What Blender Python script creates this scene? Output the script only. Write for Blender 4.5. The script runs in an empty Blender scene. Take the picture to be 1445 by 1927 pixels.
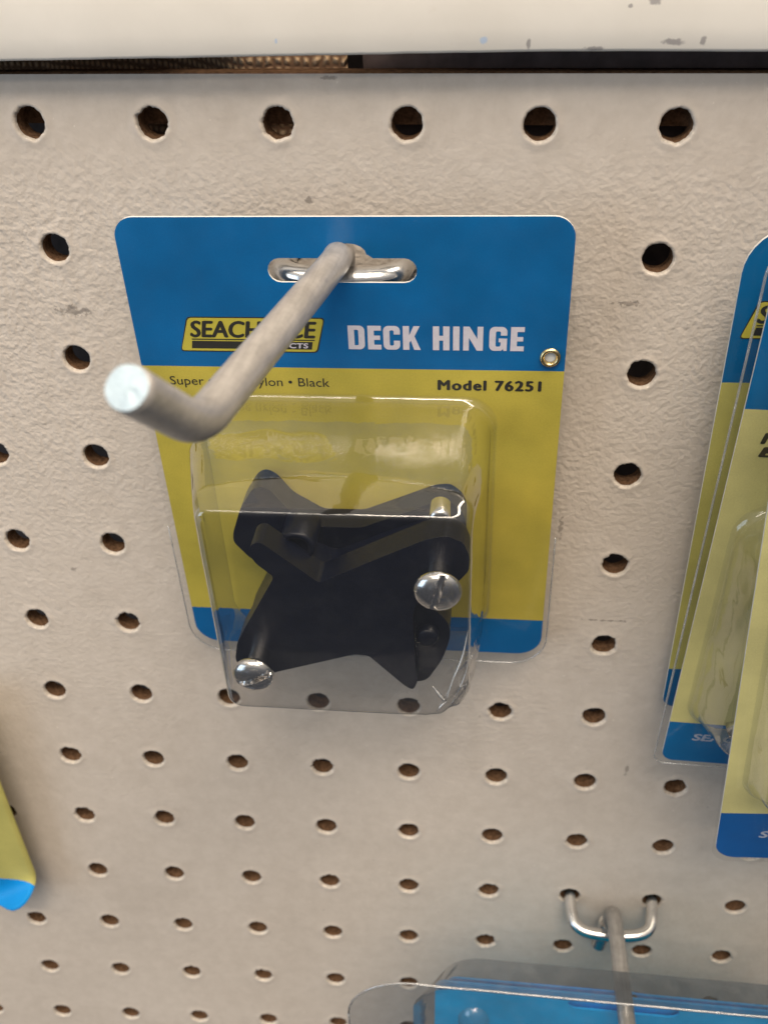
import bpy, bmesh, math, random
from mathutils import Vector, Matrix, noise
random.seed(7)
scene = bpy.context.scene
COL = scene.collection
MM = 0.001

# ------------------------------------------------------------------ camera
cd = bpy.data.cameras.new("camera")
cam = bpy.data.objects.new("camera", cd)
COL.objects.link(cam)
cam.matrix_world = Matrix(((0.993237, -0.047461, 0.10596, 0.094832),
                           (0.114794, 0.538131, -0.835007, -0.194073),
                           (-0.01739, 0.841524, 0.53994, 0.036055),
                           (0, 0, 0, 1)))
cd.sensor_fit = 'HORIZONTAL'
cd.sensor_width = 36
cd.lens = 44.54
cd.clip_start = 0.005
cd.clip_end = 50
cd.dof.use_dof = True
cd.dof.focus_distance = 0.195
cd.dof.aperture_fstop = 30
scene.camera = cam

# ------------------------------------------------------------------ world, lamps, exposure
world = bpy.data.worlds.new("World")
scene.world = world
world.use_nodes = True
wb = world.node_tree.nodes["Background"]
wb.inputs[1].default_value = 0.62
# an indoor room: pale ceiling above, darker aisle and floor in front and below
wt = world.node_tree
wc = wt.nodes.new("ShaderNodeTexCoord")
ws = wt.nodes.new("ShaderNodeSeparateXYZ")
wt.links.new(wc.outputs["Generated"], ws.inputs[0])
wm = wt.nodes.new("ShaderNodeMapRange")
wm.inputs[1].default_value = -1.0
wm.inputs[2].default_value = 1.0
wt.links.new(ws.outputs[2], wm.inputs[0])
wr = wt.nodes.new("ShaderNodeValToRGB")
wr.color_ramp.elements[0].position = 0.30
wr.color_ramp.elements[0].color = (0.060, 0.062, 0.070, 1)
wr.color_ramp.elements[1].position = 0.86
wr.color_ramp.elements[1].color = (0.80, 0.74, 0.67, 1)
e_ = wr.color_ramp.elements.new(0.52)
e_.color = (0.15, 0.15, 0.16, 1)
wt.links.new(wm.outputs[0], wr.inputs[0])
wt.links.new(wr.outputs[0], wb.inputs[0])


def area(name, loc, target, sx, sy, power, color):
    l = bpy.data.lights.new(name, 'AREA')
    l.shape = 'RECTANGLE'
    l.size, l.size_y = sx, sy
    l.energy = power
    l.color = color
    o = bpy.data.objects.new(name, l)
    COL.objects.link(o)
    o.location = loc
    d = Vector(target) - Vector(loc)
    o.rotation_euler = d.to_track_quat('-Z', 'Y').to_euler()
    return o


area("ceiling_lamp", (0.55, -0.46, 1.35), (0.06, 0, -0.1), 2.0, 0.22, 18, (1.0, 0.85, 0.68))
area("ceiling_lamp", (-0.2, -1.35, 1.75), (0.06, 0, -0.1), 2.2, 0.22, 9, (1.0, 0.88, 0.74))
area("ceiling_lamp", (0.2, -2.2, 1.75), (0.06, 0, -0.1), 2.2, 0.22, 7, (1.0, 0.90, 0.78))
area("window_light", (-1.25, -1.0, 0.0), (0.06, 0, -0.1), 0.9, 0.9, 4.5, (0.62, 0.80, 1.0))
scene.view_settings.view_transform = 'Standard'
scene.view_settings.look = 'None'
scene.view_settings.exposure = 0.85
scene.view_settings.gamma = 1.0
scene.cycles.max_bounces = 12
scene.cycles.transparent_max_bounces = 24
scene.cycles.caustics_reflective = False
scene.cycles.caustics_refractive = False


# ------------------------------------------------------------------ node helpers
def mat(name):
    m = bpy.data.materials.new(name)
    m.use_nodes = True
    nt = m.node_tree
    return m, nt, nt.nodes["Principled BSDF"]


def N(nt, t, **kw):
    n = nt.nodes.new(t)
    for k, v in kw.items():
        if k.startswith("i_"):
            n.inputs[k[2:].replace("_", " ")].default_value = v
        else:
            setattr(n, k, v)
    return n


def coords(nt):
    return N(nt, "ShaderNodeTexCoord").outputs["Object"]


def noise_tex(nt, vec, scale, detail=3, rough=0.55, dist=0.0):
    n = N(nt, "ShaderNodeTexNoise")
    n.inputs["Scale"].default_value = scale
    n.inputs["Detail"].default_value = detail
    n.inputs["Roughness"].default_value = rough
    n.inputs["Distortion"].default_value = dist
    nt.links.new(vec, n.inputs["Vector"])
    return n.outputs["Fac"]


def ramp(nt, fac, stops):
    r = N(nt, "ShaderNodeValToRGB")
    e = r.color_ramp.elements
    while len(e) < len(stops):
        e.new(0.5)
    for i, (p, c) in enumerate(stops):
        e[i].position = p
        e[i].color = c if len(c) == 4 else (*c, 1)
    nt.links.new(fac, r.inputs[0])
    return r.outputs[0]


def mix(nt, fac, a, b, blend='MIX'):
    n = N(nt, "ShaderNodeMix", data_type='RGBA', blend_type=blend)
    for s, v in ((0, fac), (6, a), (7, b)):
        if hasattr(v, "default_value") or hasattr(v, "links"):
            nt.links.new(v, n.inputs[s])
        else:
            n.inputs[s].default_value = v if s == 0 else ((*v, 1) if len(v) == 3 else v)
    return n.outputs[2]


def mathn(nt, op, a, b=0.0, clamp=False):
    n = N(nt, "ShaderNodeMath", operation=op, use_clamp=clamp)
    for i, v in ((0, a), (1, b)):
        if hasattr(v, "links"):
            nt.links.new(v, n.inputs[i])
        else:
            n.inputs[i].default_value = v
    return n.outputs[0]


def bump(nt, height, strength, dist, normal=None):
    b = N(nt, "ShaderNodeBump")
    b.inputs["Strength"].default_value = strength
    b.inputs["Distance"].default_value = dist
    nt.links.new(height, b.inputs["Height"])
    if normal is not None:
        nt.links.new(normal, b.inputs["Normal"])
    return b.outputs[0]


def spots(nt, vec, pts, wob=900, amp=1.2):
    """mask of irregular marks: pts = (x, y, z, rx, rz) in metres"""
    nz = noise_tex(nt, vec, wob, 4, 0.7)
    sep = N(nt, "ShaderNodeSeparateXYZ")
    nt.links.new(vec, sep.inputs[0])
    out = None
    for x, z, rx, rz in pts:
        dx = mathn(nt, 'DIVIDE', mathn(nt, 'SUBTRACT', sep.outputs[0], x), rx)
        dz = mathn(nt, 'DIVIDE', mathn(nt, 'SUBTRACT', sep.outputs[2], z), rz)
        d = mathn(nt, 'SQRT', mathn(nt, 'ADD', mathn(nt, 'MULTIPLY', dx, dx), mathn(nt, 'MULTIPLY', dz, dz)))
        d = mathn(nt, 'ADD', d, mathn(nt, 'MULTIPLY', mathn(nt, 'SUBTRACT', nz, 0.5), amp * 4))
        m = mathn(nt, 'SUBTRACT', 1.0, mathn(nt, 'MULTIPLY', mathn(nt, 'SUBTRACT', d, 0.6), 2.5), True)
        out = m if out is None else mathn(nt, 'MAXIMUM', out, m)
    return out


# ------------------------------------------------------------------ materials
def board_paint():
    m, nt, p = mat("beige_paint")
    v = coords(nt)
    big = noise_tex(nt, v, 14, 3)
    fine = noise_tex(nt, v, 260, 5, 0.65)
    base = ramp(nt, big, [(0.3, (0.51, 0.448, 0.382)), (0.7, (0.565, 0.502, 0.435))])
    base = mix(nt, 0.35, base, ramp(nt, fine, [(0.35, (0.45, 0.39, 0.33)), (0.65, (0.585, 0.52, 0.455))]))
    marks = spots(nt, v, [(0.0015, -0.0395, 0.0036, 0.0012), (0.113, -0.0915, 0.0006, 0.0035), (0.110, -0.087, 0.0005, 0.0012),
                          (0.138, -0.172, 0.0005, 0.0028), (0.056, -0.0145, 0.0008, 0.0012), (0.1265, -0.119, 0.006, 0.0003),
                          (0.1225, -0.035, 0.0035, 0.0006), (-0.012, -0.11, 0.0009, 0.0007), (0.0615, 0.0083, 0.0016, 0.0004),
                          (0.1, -0.176, 0.0006, 0.0025)])
    base = mix(nt, mathn(nt, 'MULTIPLY', marks, 0.5), base, (0.09, 0.075, 0.065))
    dots = noise_tex(nt, v, 430, 2)
    dots = ramp(nt, dots, [(0.76, (0, 0, 0)), (0.80, (1, 1, 1))])
    base = mix(nt, mathn(nt, 'MULTIPLY', dots, 0.35), base, (0.16, 0.13, 0.11))
    flecks = ramp(nt, noise_tex(nt, v, 610, 3, 0.6), [(0.70, (0, 0, 0)), (0.74, (1, 1, 1))])
    base = mix(nt, mathn(nt, 'MULTIPLY', flecks, 0.5), base, (0.72, 0.66, 0.58))
    grime = ramp(nt, noise_tex(nt, v, 35, 5, 0.7), [(0.52, (0, 0, 0)), (0.75, (1, 1, 1))])
    base = mix(nt, mathn(nt, 'MULTIPLY', grime, 0.28), base, (0.36, 0.31, 0.26))
    nt.links.new(base, p.inputs["Base Color"])
    p.inputs["Roughness"].default_value = 0.55
    p.inputs["Specular IOR Level"].default_value = 0.3
    # roller stipple: strongest in the upper middle, calmer towards the top edge and below
    sep = N(nt, "ShaderNodeSeparateXYZ")
    nt.links.new(v, sep.inputs[0])
    n1 = noise_tex(nt, v, 760, 1.5, 0.45)
    n2 = noise_tex(nt, v, 1050, 2, 0.5)
    n3 = noise_tex(nt, v, 230, 2, 0.5)
    h = mathn(nt, 'ADD', mathn(nt, 'MULTIPLY', n1, 0.75), mathn(nt, 'ADD', mathn(nt, 'MULTIPLY', n2, 0.22), mathn(nt, 'MULTIPLY', n3, 0.25)))
    mr = N(nt, "ShaderNodeMapRange", interpolation_type='SMOOTHSTEP')
    for i, q in enumerate((-0.20, -0.03, 0.35, 1.0)):
        mr.inputs[i + 1].default_value = q
    nt.links.new(sep.outputs[2], mr.inputs[0])
    mr2 = N(nt, "ShaderNodeMapRange", interpolation_type='SMOOTHSTEP')
    for i, q in enumerate((-0.022, 0.002, 1.0, 0.25)):
        mr2.inputs[i + 1].default_value = q
    nt.links.new(sep.outputs[2], mr2.inputs[0])
    patch = ramp(nt, noise_tex(nt, v, 22, 2), [(0.35, (0.55,) * 3), (0.62, (1.0,) * 3)])
    amp = mathn(nt, 'MULTIPLY', mathn(nt, 'MULTIPLY', mr.outputs[0], mr2.outputs[0]), patch)
    nt.links.new(bump(nt, mathn(nt, 'MULTIPLY', h, amp), 0.8, 0.0007), p.inputs["Normal"])
    return m


def hole_fibre():
    m, nt, p = mat("brown_hardboard")
    v = coords(nt)
    c = ramp(nt, noise_tex(nt, v, 900, 4, 0.7), [(0.3, (0.06, 0.032, 0.018)), (0.7, (0.20, 0.115, 0.065))])
    nt.links.new(c, p.inputs["Base Color"])
    p.inputs["Roughness"].default_value = 0.95
    p.inputs["Specular IOR Level"].default_value = 0.1
    nt.links.new(bump(nt, noise_tex(nt, v, 1500, 3), 0.6, 0.0003), p.inputs["Normal"])
    return m


def screen_fibre():
    """rough woven back of a hardboard sheet"""
    m, nt, p = mat("screen_backed_fibreboard")
    v = coords(nt)
    w1 = N(nt, "ShaderNodeTexWave", wave_type='BANDS', bands_direction='X')
    w2 = N(nt, "ShaderNodeTexWave", wave_type='BANDS', bands_direction='Z')
    for w in (w1, w2):
        w.inputs["Scale"].default_value = 165
        w.inputs["Distortion"].default_value = 2.5
        w.inputs["Detail"].default_value = 2
        w.inputs["Detail Scale"].default_value = 2
        nt.links.new(v, w.inputs["Vector"])
    h = mathn(nt, 'MULTIPLY', w1.outputs["Fac"], w2.outputs["Fac"])
    c = ramp(nt, h, [(0.0, (0.24, 0.135, 0.075)), (0.7, (0.74, 0.52, 0.31))])
    nt.links.new(c, p.inputs["Base Color"])
    p.inputs["Roughness"].default_value = 0.9
    nt.links.new(bump(nt, h, 0.8, 0.0008), p.inputs["Normal"])
    return m


def plain(name, col, rough=0.5, metallic=0.0, spec=0.5, vary=0.12, scale=200, bumpd=0.0, coat=0.0):
    m, nt, p = mat(name)
    v = coords(nt)
    f = noise_tex(nt, v, scale, 4, 0.6)
    lo = tuple(c * (1 - vary) for c in col)
    hi = tuple(min(1, c * (1 + vary)) for c in col)
    nt.links.new(ramp(nt, f, [(0.3, lo), (0.7, hi)]), p.inputs["Base Color"])
    p.inputs["Roughness"].default_value = rough
    p.inputs["Metallic"].default_value = metallic
    p.inputs["Specular IOR Level"].default_value = spec
    p.inputs["Coat Weight"].default_value = coat
    if bumpd:
        nt.links.new(bump(nt, noise_tex(nt, v, scale * 4, 3), 0.5, bumpd), p.inputs["Normal"])
    return m


def rail_paint():
    m, nt, p = mat("cream_enamel")
    v = coords(nt)
    base = ramp(nt, noise_tex(nt, v, 60, 4), [(0.3, (0.64, 0.605, 0.545)), (0.7, (0.69, 0.655, 0.595))])
    dirt = ramp(nt, noise_tex(nt, v, 300, 3, 0.6), [(0.70, (0, 0, 0)), (0.78, (1, 1, 1))])
    base = mix(nt, mathn(nt, 'MULTIPLY', dirt, 0.12), base, (0.5, 0.42, 0.34))
    ch = spots(nt, v, [(0.1195, 0.0212, 0.0013, 0.0008), (0.1155, 0.0205, 0.0005, 0.0004), (0.1235, 0.0148, 0.0022, 0.0006), (0.1285, 0.0150, 0.0006, 0.0008),
                       (0.0985, 0.0146, 0.0004, 0.0010), (0.110, 0.0138, 0.0020, 0.0004), (0.082, 0.0222, 0.0012, 0.0004)], 1200, 0.5)
    base = mix(nt, mathn(nt, 'MULTIPLY', ch, 0.75), base, (0.24, 0.22, 0.22))
    ink = spots(nt, v, [(0.0905, 0.0152, 0.0008, 0.0007), (0.053, 0.0153, 0.0003, 0.0006)], 900, 0.3)
    base = mix(nt, mathn(nt, 'MULTIPLY', ink, 0.5), base, (0.25, 0.45, 0.75))
    nt.links.new(base, p.inputs["Base Color"])
    p.inputs["Roughness"].default_value = 0.35
    nt.links.new(bump(nt, noise_tex(nt, v, 250, 3), 0.25, 0.0002), p.inputs["Normal"])
    return m


def printed_card(name, v1, v2, blue, yellow, fade=0.15):
    """laminated card: blue head band, yellow field, blue foot band (object -Z is down the card)"""
    m, nt, p = mat(name)
    v = coords(nt)
    sep = N(nt, "ShaderNodeSeparateXYZ")
    nt.links.new(v, sep.inputs[0])
    z = sep.outputs[2]
    head = mathn(nt, 'GREATER_THAN', z, -v1 * MM)
    foot = mathn(nt, 'LESS_THAN', z, -v2 * MM)
    isb = mathn(nt, 'ADD', head, foot, True)
    grain = noise_tex(nt, v, 2600, 2, 0.6)
    soft = noise_tex(nt, v, 55, 3)
    yl = ramp(nt, soft, [(0.3, tuple(c * (1 - fade) for c in yellow)), (0.7, tuple(c * (1 + fade) for c in yellow))])
    bl = ramp(nt, soft, [(0.3, tuple(c * (1 - fade) for c in blue)), (0.7, tuple(c * (1 + fade) for c in blue))])
    c = mix(nt, isb, yl, bl)
    c = mix(nt, 0.12, c, ramp(nt, grain, [(0.3, (0.0, 0.0, 0.0)), (0.7, (0.5, 0.5, 0.4))]), 'OVERLAY')
    wear = ramp(nt, noise_tex(nt, v, 380, 4, 0.7), [(0.72, (0, 0, 0)), (0.76, (1, 1, 1))])
    c = mix(nt, mathn(nt, 'MULTIPLY', wear, 0.3), c, (0.62, 0.62, 0.58))
    nt.links.new(c, p.inputs["Base Color"])
    p.inputs["Roughness"].default_value = 0.4
    p.inputs["Specular IOR Level"].default_value = 0.25
    nt.links.new(bump(nt, noise_tex(nt, v, 90, 3), 0.25, 0.0004), p.inputs["Normal"])
    return m


def clear_film(name, tint=(0.985, 0.985, 0.98), haze=0.006, gain=1.0, wrinkle=0.00025, rough=0.025, wscale=70):
    m, nt, p = mat(name)
    nt.nodes.remove(p)
    out = [n for n in nt.nodes if n.type == 'OUTPUT_MATERIAL'][0]
    v = coords(nt)
    w = noise_tex(nt, v, wscale, 3, 0.5, 0.6)
    nrm = bump(nt, w, 0.6, wrinkle)
    tr = N(nt, "ShaderNodeBsdfTransparent")
    tr.inputs[0].default_value = (*tint, 1)
    gl = N(nt, "ShaderNodeBsdfGlossy")
    gl.inputs["Roughness"].default_value = rough
    df = N(nt, "ShaderNodeBsdfDiffuse")
    df.inputs[0].default_value = (0.75, 0.75, 0.74, 1)
    for n in (gl, df):
        nt.links.new(nrm, n.inputs["Normal"])
    # same reflectance from either side of the thin sheet
    fr = N(nt, "ShaderNodeLayerWeight")
    nt.links.new(nrm, fr.inputs["Normal"])
    f = mathn(nt, 'POWER', fr.outputs["Facing"], 2.5)
    f = mathn(nt, 'MULTIPLY', mathn(nt, 'ADD', mathn(nt, 'MULTIPLY', f, 0.9), 0.085), gain, True)
    scr = ramp(nt, noise_tex(nt, v, 180, 5, 0.7), [(0.45, (0, 0, 0)), (0.8, (1, 1, 1))])
    hz = mathn(nt, 'ADD', haze, mathn(nt, 'MULTIPLY', scr, haze * 1.6))
    m1 = N(nt, "ShaderNodeMixShader")
    nt.links.new(hz, m1.inputs[0])
    nt.links.new(tr.outputs[0], m1.inputs[1])
    nt.links.new(df.outputs[0], m1.inputs[2])
    m2 = N(nt, "ShaderNodeMixShader")
    nt.links.new(f, m2.inputs[0])
    nt.links.new(m1.outputs[0], m2.inputs[1])
    nt.links.new(gl.outputs[0], m2.inputs[2])
    nt.links.new(m2.outputs[0], out.inputs[0])
    return m


def worn_zinc(name, lo, hi, metal, rough):
    m, nt, p = mat(name)
    v = coords(nt)
    f = noise_tex(nt, v, 130, 5, 0.7)
    g = noise_tex(nt, v, 900, 3, 0.6)
    c = ramp(nt, f, [(0.3, lo), (0.7, hi)])
    st = N(nt, "ShaderNodeMapping")
    st.inputs["Scale"].default_value = (1.0, 0.06, 1.0)
    nt.links.new(v, st.inputs["Vector"])
    draw = noise_tex(nt, st.outputs[0], 1500, 3, 0.6)
    c = mix(nt, 0.45, c, ramp(nt, draw, [(0.35, tuple(x * 0.72 for x in lo)), (0.65, tuple(min(1, x * 1.15) for x in hi))]))
    c = mix(nt, 0.25, c, ramp(nt, g, [(0.35, tuple(x * 0.75 for x in lo)), (0.65, hi)]))
    nt.links.new(c, p.inputs["Base Color"])
    nt.links.new(ramp(nt, f, [(0.3, (metal,) * 3), (0.7, (metal * 0.45,) * 3)]), p.inputs["Metallic"])
    p.inputs["Roughness"].default_value = rough
    nt.links.new(bump(nt, g, 0.25, 0.0001), p.inputs["Normal"])
    return m


M = dict(
    paint=board_paint(), fibre=hole_fibre(), screen=screen_fibre(), rail=rail_paint(),
    lip=plain("chipped_paint_lip", (0.57, 0.51, 0.44), 0.7, vary=0.25, scale=900, bumpd=0.0003),
    batten=plain("dark_stained_wood", (0.105, 0.075, 0.070), 0.8, vary=0.3),
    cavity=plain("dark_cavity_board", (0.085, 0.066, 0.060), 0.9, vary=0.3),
    zinc=worn_zinc("dusty_zinc_wire", (0.40, 0.375, 0.35), (0.47, 0.44, 0.41), 0.55, 0.40),
    zinc_dark=worn_zinc("dull_zinc_wire", (0.30, 0.29, 0.275), (0.38, 0.365, 0.345), 0.75, 0.38),
    bright=plain("bright_zinc", (0.72, 0.71, 0.69), 0.22, 1.0, vary=0.12, scale=300, bumpd=0.00008),
    cut=plain("bare_cut_steel", (0.46, 0.56, 0.62), 0.5, 0.35, vary=0.10, scale=500, bumpd=0.0002),
    steel=plain("stainless_screw", (0.74, 0.72, 0.70), 0.2, 1.0, vary=0.08, scale=400, bumpd=0.00005),
    nylon=plain("black_nylon", (0.0016, 0.0030, 0.0105), 0.36, 0, 0.38, vary=0.2, scale=500, bumpd=0.00006),  # base tinted blue for the window's reflection in the black plastic
    brass=plain("brass_eyelet", (0.72, 0.56, 0.28), 0.25, 1.0),
    card=printed_card("printed_card", 32.2, 101.6, (0.0006, 0.130, 0.37), (0.55, 0.455, 0.070)),
    card_a=printed_card("printed_card_rear", 31.9, 112.0, (0.0012, 0.115, 0.30), (0.50, 0.45, 0.13)),
    card_b=printed_card("printed_card_middle", 31.5, 118.5, (0.0012, 0.135, 0.36), (0.62, 0.57, 0.24)),
    card_c=printed_card("printed_card_front", 33.0, 138.6, (0.002, 0.10, 0.36), (0.66, 0.61, 0.27)),
    card_e=printed_card("printed_card_azure", 300.0, 400, (0.0008, 0.52, 0.95), (0.4, 0.36, 0.12)),
    edge=plain("card_board_edge", (0.78, 0.76, 0.70), 0.8),
    ink=plain("black_print", (0.025, 0.023, 0.018), 0.4),
    white=plain("pale_print", (0.66, 0.62, 0.68), 0.4, vary=0.06, scale=900),
    gold=plain("yellow_print", (0.55, 0.47, 0.055), 0.4, vary=0.06),
    grey=plain("grey_print", (0.42, 0.45, 0.55), 0.4),
    film=clear_film("clear_blister", gain=1.15, rough=0.055, wrinkle=0.0005),
    film_old=clear_film("scuffed_blister", (0.96, 0.96, 0.94), 0.02, 0.9, 0.0005, 0.06),
    film_bonded=clear_film("bonded_film", gain=0.35, haze=0.004, rough=0.12),
    film_fold=clear_film("whitened_fold_film", (0.93, 0.93, 0.93), 0.13, 1.3, 0.0004, 0.05),  # hazier, whiter film for the left front fold
    film_glint=clear_film("painted_glint_film", (0.95, 0.95, 0.95), 0.42, 2.5, 0.0006, 0.12),  # whitened film that paints the glints on the creases
    film_edge=clear_film("film_cut_edge", (0.80, 0.81, 0.82), 0.22, 1.6, 0.0002, 0.08),
    film_grey=clear_film("tinted_case", (0.82, 0.85, 0.88), 0.03, 1.0, 0.0004, 0.04),
    film_smoke=clear_film("smoky_case", (0.40, 0.46, 0.52), 0.035, 1.0, 0.0004, 0.05),
)


# ------------------------------------------------------------------ object helpers
def mesh_obj(name, bm, mats, parent=None, smooth=True):
    me = bpy.data.meshes.new(name)
    bmesh.ops.recalc_face_normals(bm, faces=bm.faces)
    bm.to_mesh(me)
    bm.free()
    for mm_ in (mats if isinstance(mats, (list, tuple)) else [mats]):
        me.materials.append(mm_)
    if smooth:
        me.shade_smooth()
    o = bpy.data.objects.new(name, me)
    COL.objects.link(o)
    if parent is not None:
        o.parent = parent
    return o


def tag(o, label, cat, group=None, kind=None):
    o["label"] = label
    o["category"] = cat
    if group:
        o["group"] = group
    if kind:
        o["kind"] = kind
    return o


def empty(name, loc=(0, 0, 0), mw=None):
    o = bpy.data.objects.new(name, None)
    o.empty_display_size = 0.01
    COL.objects.link(o)
    if mw is not None:
        o.matrix_world = mw
    else:
        o.location = loc
    return o


def hard_edges(o, angle=35):
    """sharp edges stay crisp under smooth shading"""
    me = o.data
    bm = bmesh.new()
    bm.from_mesh(me)
    for e in bm.edges:
        if len(e.link_faces) == 2 and e.calc_face_angle(0) > math.radians(angle):
            e.smooth = False
    bm.to_mesh(me)
    bm.free()


def fillet(path, r, steps=8):
    out = [Vector(path[0])]
    for i in range(1, len(path) - 1):
        a, b, c = Vector(path[i - 1]), Vector(path[i]), Vector(path[i + 1])
        d1 = min(r, (a - b).length * 0.48)
        d2 = min(r, (c - b).length * 0.48)
        p0 = b + (a - b).normalized() * d1
        p2 = b + (c - b).normalized() * d2
        for k in range(steps + 1):
            t = k / steps
            out.append(p0.lerp(b, t).lerp(b.lerp(p2, t), t))
    out.append(Vector(path[-1]))
    return out


def tube(bm, pts, r, seg=20, cap=(True, True), round_end=0.0, jitter=0.0):
    pts = [Vector(p) for p in pts]
    if round_end:
        d = (pts[-1] - pts[-2]).normalized()
        tip = pts[-1]
        pts[-1] = tip - d * round_end
        pts.append(tip)
    rings = []
    up = None
    for i, p in enumerate(pts):
        t = (pts[min(i + 1, len(pts) - 1)] - pts[max(i - 1, 0)]).normalized()
        if up is None:
            up = t.orthogonal().normalized()
        up = (up - t * up.dot(t)).normalized()
        side = t.cross(up)
        rr = r
        if round_end and i == len(pts) - 1:
            rr = r - round_end
        ring = []
        for k in range(seg):
            a = 2 * math.pi * k / seg
            q = p + (up * math.cos(a) + side * math.sin(a)) * rr
            if jitter:
                q += noise.noise_vector(q * 220) * jitter
            ring.append(bm.verts.new(q))
        rings.append(ring)
    for i in range(len(rings) - 1):
        for k in range(seg):
            bm.faces.new((rings[i][k], rings[i][(k + 1) % seg], rings[i + 1][(k + 1) % seg], rings[i + 1][k]))
    if cap[0]:
        bm.faces.new(list(reversed(rings[0])))
    if cap[1]:
        bm.faces.new(rings[-1])
    return rings


def L(u, v, n=0.0):
    """card coordinates in mm (right, down, out of the card) to card-local metres"""
    return Vector((u * MM, -n * MM, -v * MM))


def rrect(u0, u1, v0, v1, rad, seg=8):
    """rounded rectangle, radii for TL, TR, BR, BL; a point list clockwise seen from the front"""
    if not isinstance(rad, (list, tuple)):
        rad = (rad,) * 4
    cs = ((u0, v0, 1, 1, math.pi, rad[0]), (u1, v0, -1, 1, 1.5 * math.pi, rad[1]), (u1, v1, -1, -1, 0, rad[2]), (u0, v1, 1, -1, 0.5 * math.pi, rad[3]))
    out = []
    for x, y, sx, sy, a0, r in cs:
        for k in range(seg + 1):
            a = a0 + 0.5 * math.pi * k / seg
            out.append((x + sx * r + r * math.cos(a), y + sy * r + r * math.sin(a)))
    return out


def dense(loop, step=2.5):
    out = []
    for i, (x, y) in enumerate(loop):
        X, Y = loop[(i + 1) % len(loop)]
        d = math.hypot(X - x, Y - y)
        k = max(1, int(d / step))
        for j in range(k):
            out.append((x + (X - x) * j / k, y + (Y - y) * j / k))
    return out


def plate(bm, outline, n0, n1, holes=(), side_index=0, conv=L):
    """flat plate between n0 (back) and n1 (front) mm with holes"""
    def ring(pts, n):
        return [bm.verts.new(conv(u, v, n)) for u, v in pts]
    for n, flip in ((n0, True), (n1, False)):
        es = []
        rs = []
        for pts in (outline, *holes):
            r = ring(pts, n)
            rs.append(r)
            es += [bm.edges.new((r[i], r[(i + 1) % len(r)])) for i in range(len(r))]
        g = bmesh.ops.triangle_fill(bm, use_beauty=True, edges=es)
        if flip:
            back = rs
        else:
            front = rs
    for a, b in zip(back, front):
        k = len(a)
        for i in range(k):
            f = bm.faces.new((a[i], a[(i + 1) % k], b[(i + 1) % k], b[i]))
            f.material_index = side_index


def text_bm(s, u0, u1, v0, v1, n, weight=0.0, shear=0.0, thick=0.05, space=1.0, bold=0.0):
    """lettering fitted into a box on the card, as thin raised ink"""
    cu = bpy.data.curves.new("t", 'FONT')
    cu.body = s
    cu.offset = weight
    cu.shear = shear
    cu.space_character = space
    cu.resolution_u = 4
    o = bpy.data.objects.new("t", cu)
    COL.objects.link(o)
    dg = bpy.context.evaluated_depsgraph_get()
    dg.update()
    me = bpy.data.meshes.new_from_object(o.evaluated_get(dg))
    bpy.data.objects.remove(o)
    bpy.data.curves.remove(cu)
    xs = [v.co.x for v in me.vertices]
    ys = [v.co.y for v in me.vertices]
    x0, x1, y0, y1 = min(xs), max(xs), min(ys), max(ys)
    bm = bmesh.new()
    bm.from_mesh(me)
    bpy.data.meshes.remove(me)
    for w in bm.verts:
        u = u0 + (w.co.x - x0) / (x1 - x0) * (u1 - u0)
        v = v1 - (w.co.y - y0) / (y1 - y0) * (v1 - v0)
        w.co = L(u, v, n)
    if bold:
        src = list(bm.faces)
        for q, (du, dv) in enumerate(((-bold, 0), (bold, 0), (0, -bold * 0.5), (0, bold * 0.5)), 1):
            d = bmesh.ops.duplicate(bm, geom=src)
            for w in [g for g in d["geom"] if isinstance(g, bmesh.types.BMVert)]:
                w.co += L(du, dv, 0.004 * q)
    ex = bmesh.ops.extrude_face_region(bm, geom=list(bm.faces))
    for w in [g for g in ex["geom"] if isinstance(g, bmesh.types.BMVert)]:
        w.co += L(0, 0, thick)
    return bm


def quads_bm(polys, n, thick=0.05):
    bm = bmesh.new()
    for pts in polys:
        plate(bm, pts, n, n + thick)
    return bm


# ------------------------------------------------------------------ the pegboard
def bow(x, z):
    """the sheet is slightly bowed and twisted"""
    zz = z / 0.0254
    xx = x / 0.0254 - 2.5
    return 1e-4 * (-0.54771 * zz * zz - 0.50271 * xx * xx - 1.07515 * zz * xx)


PITCH = 0.0254
TOP = 0.0090
THICK = 0.0052


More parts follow.
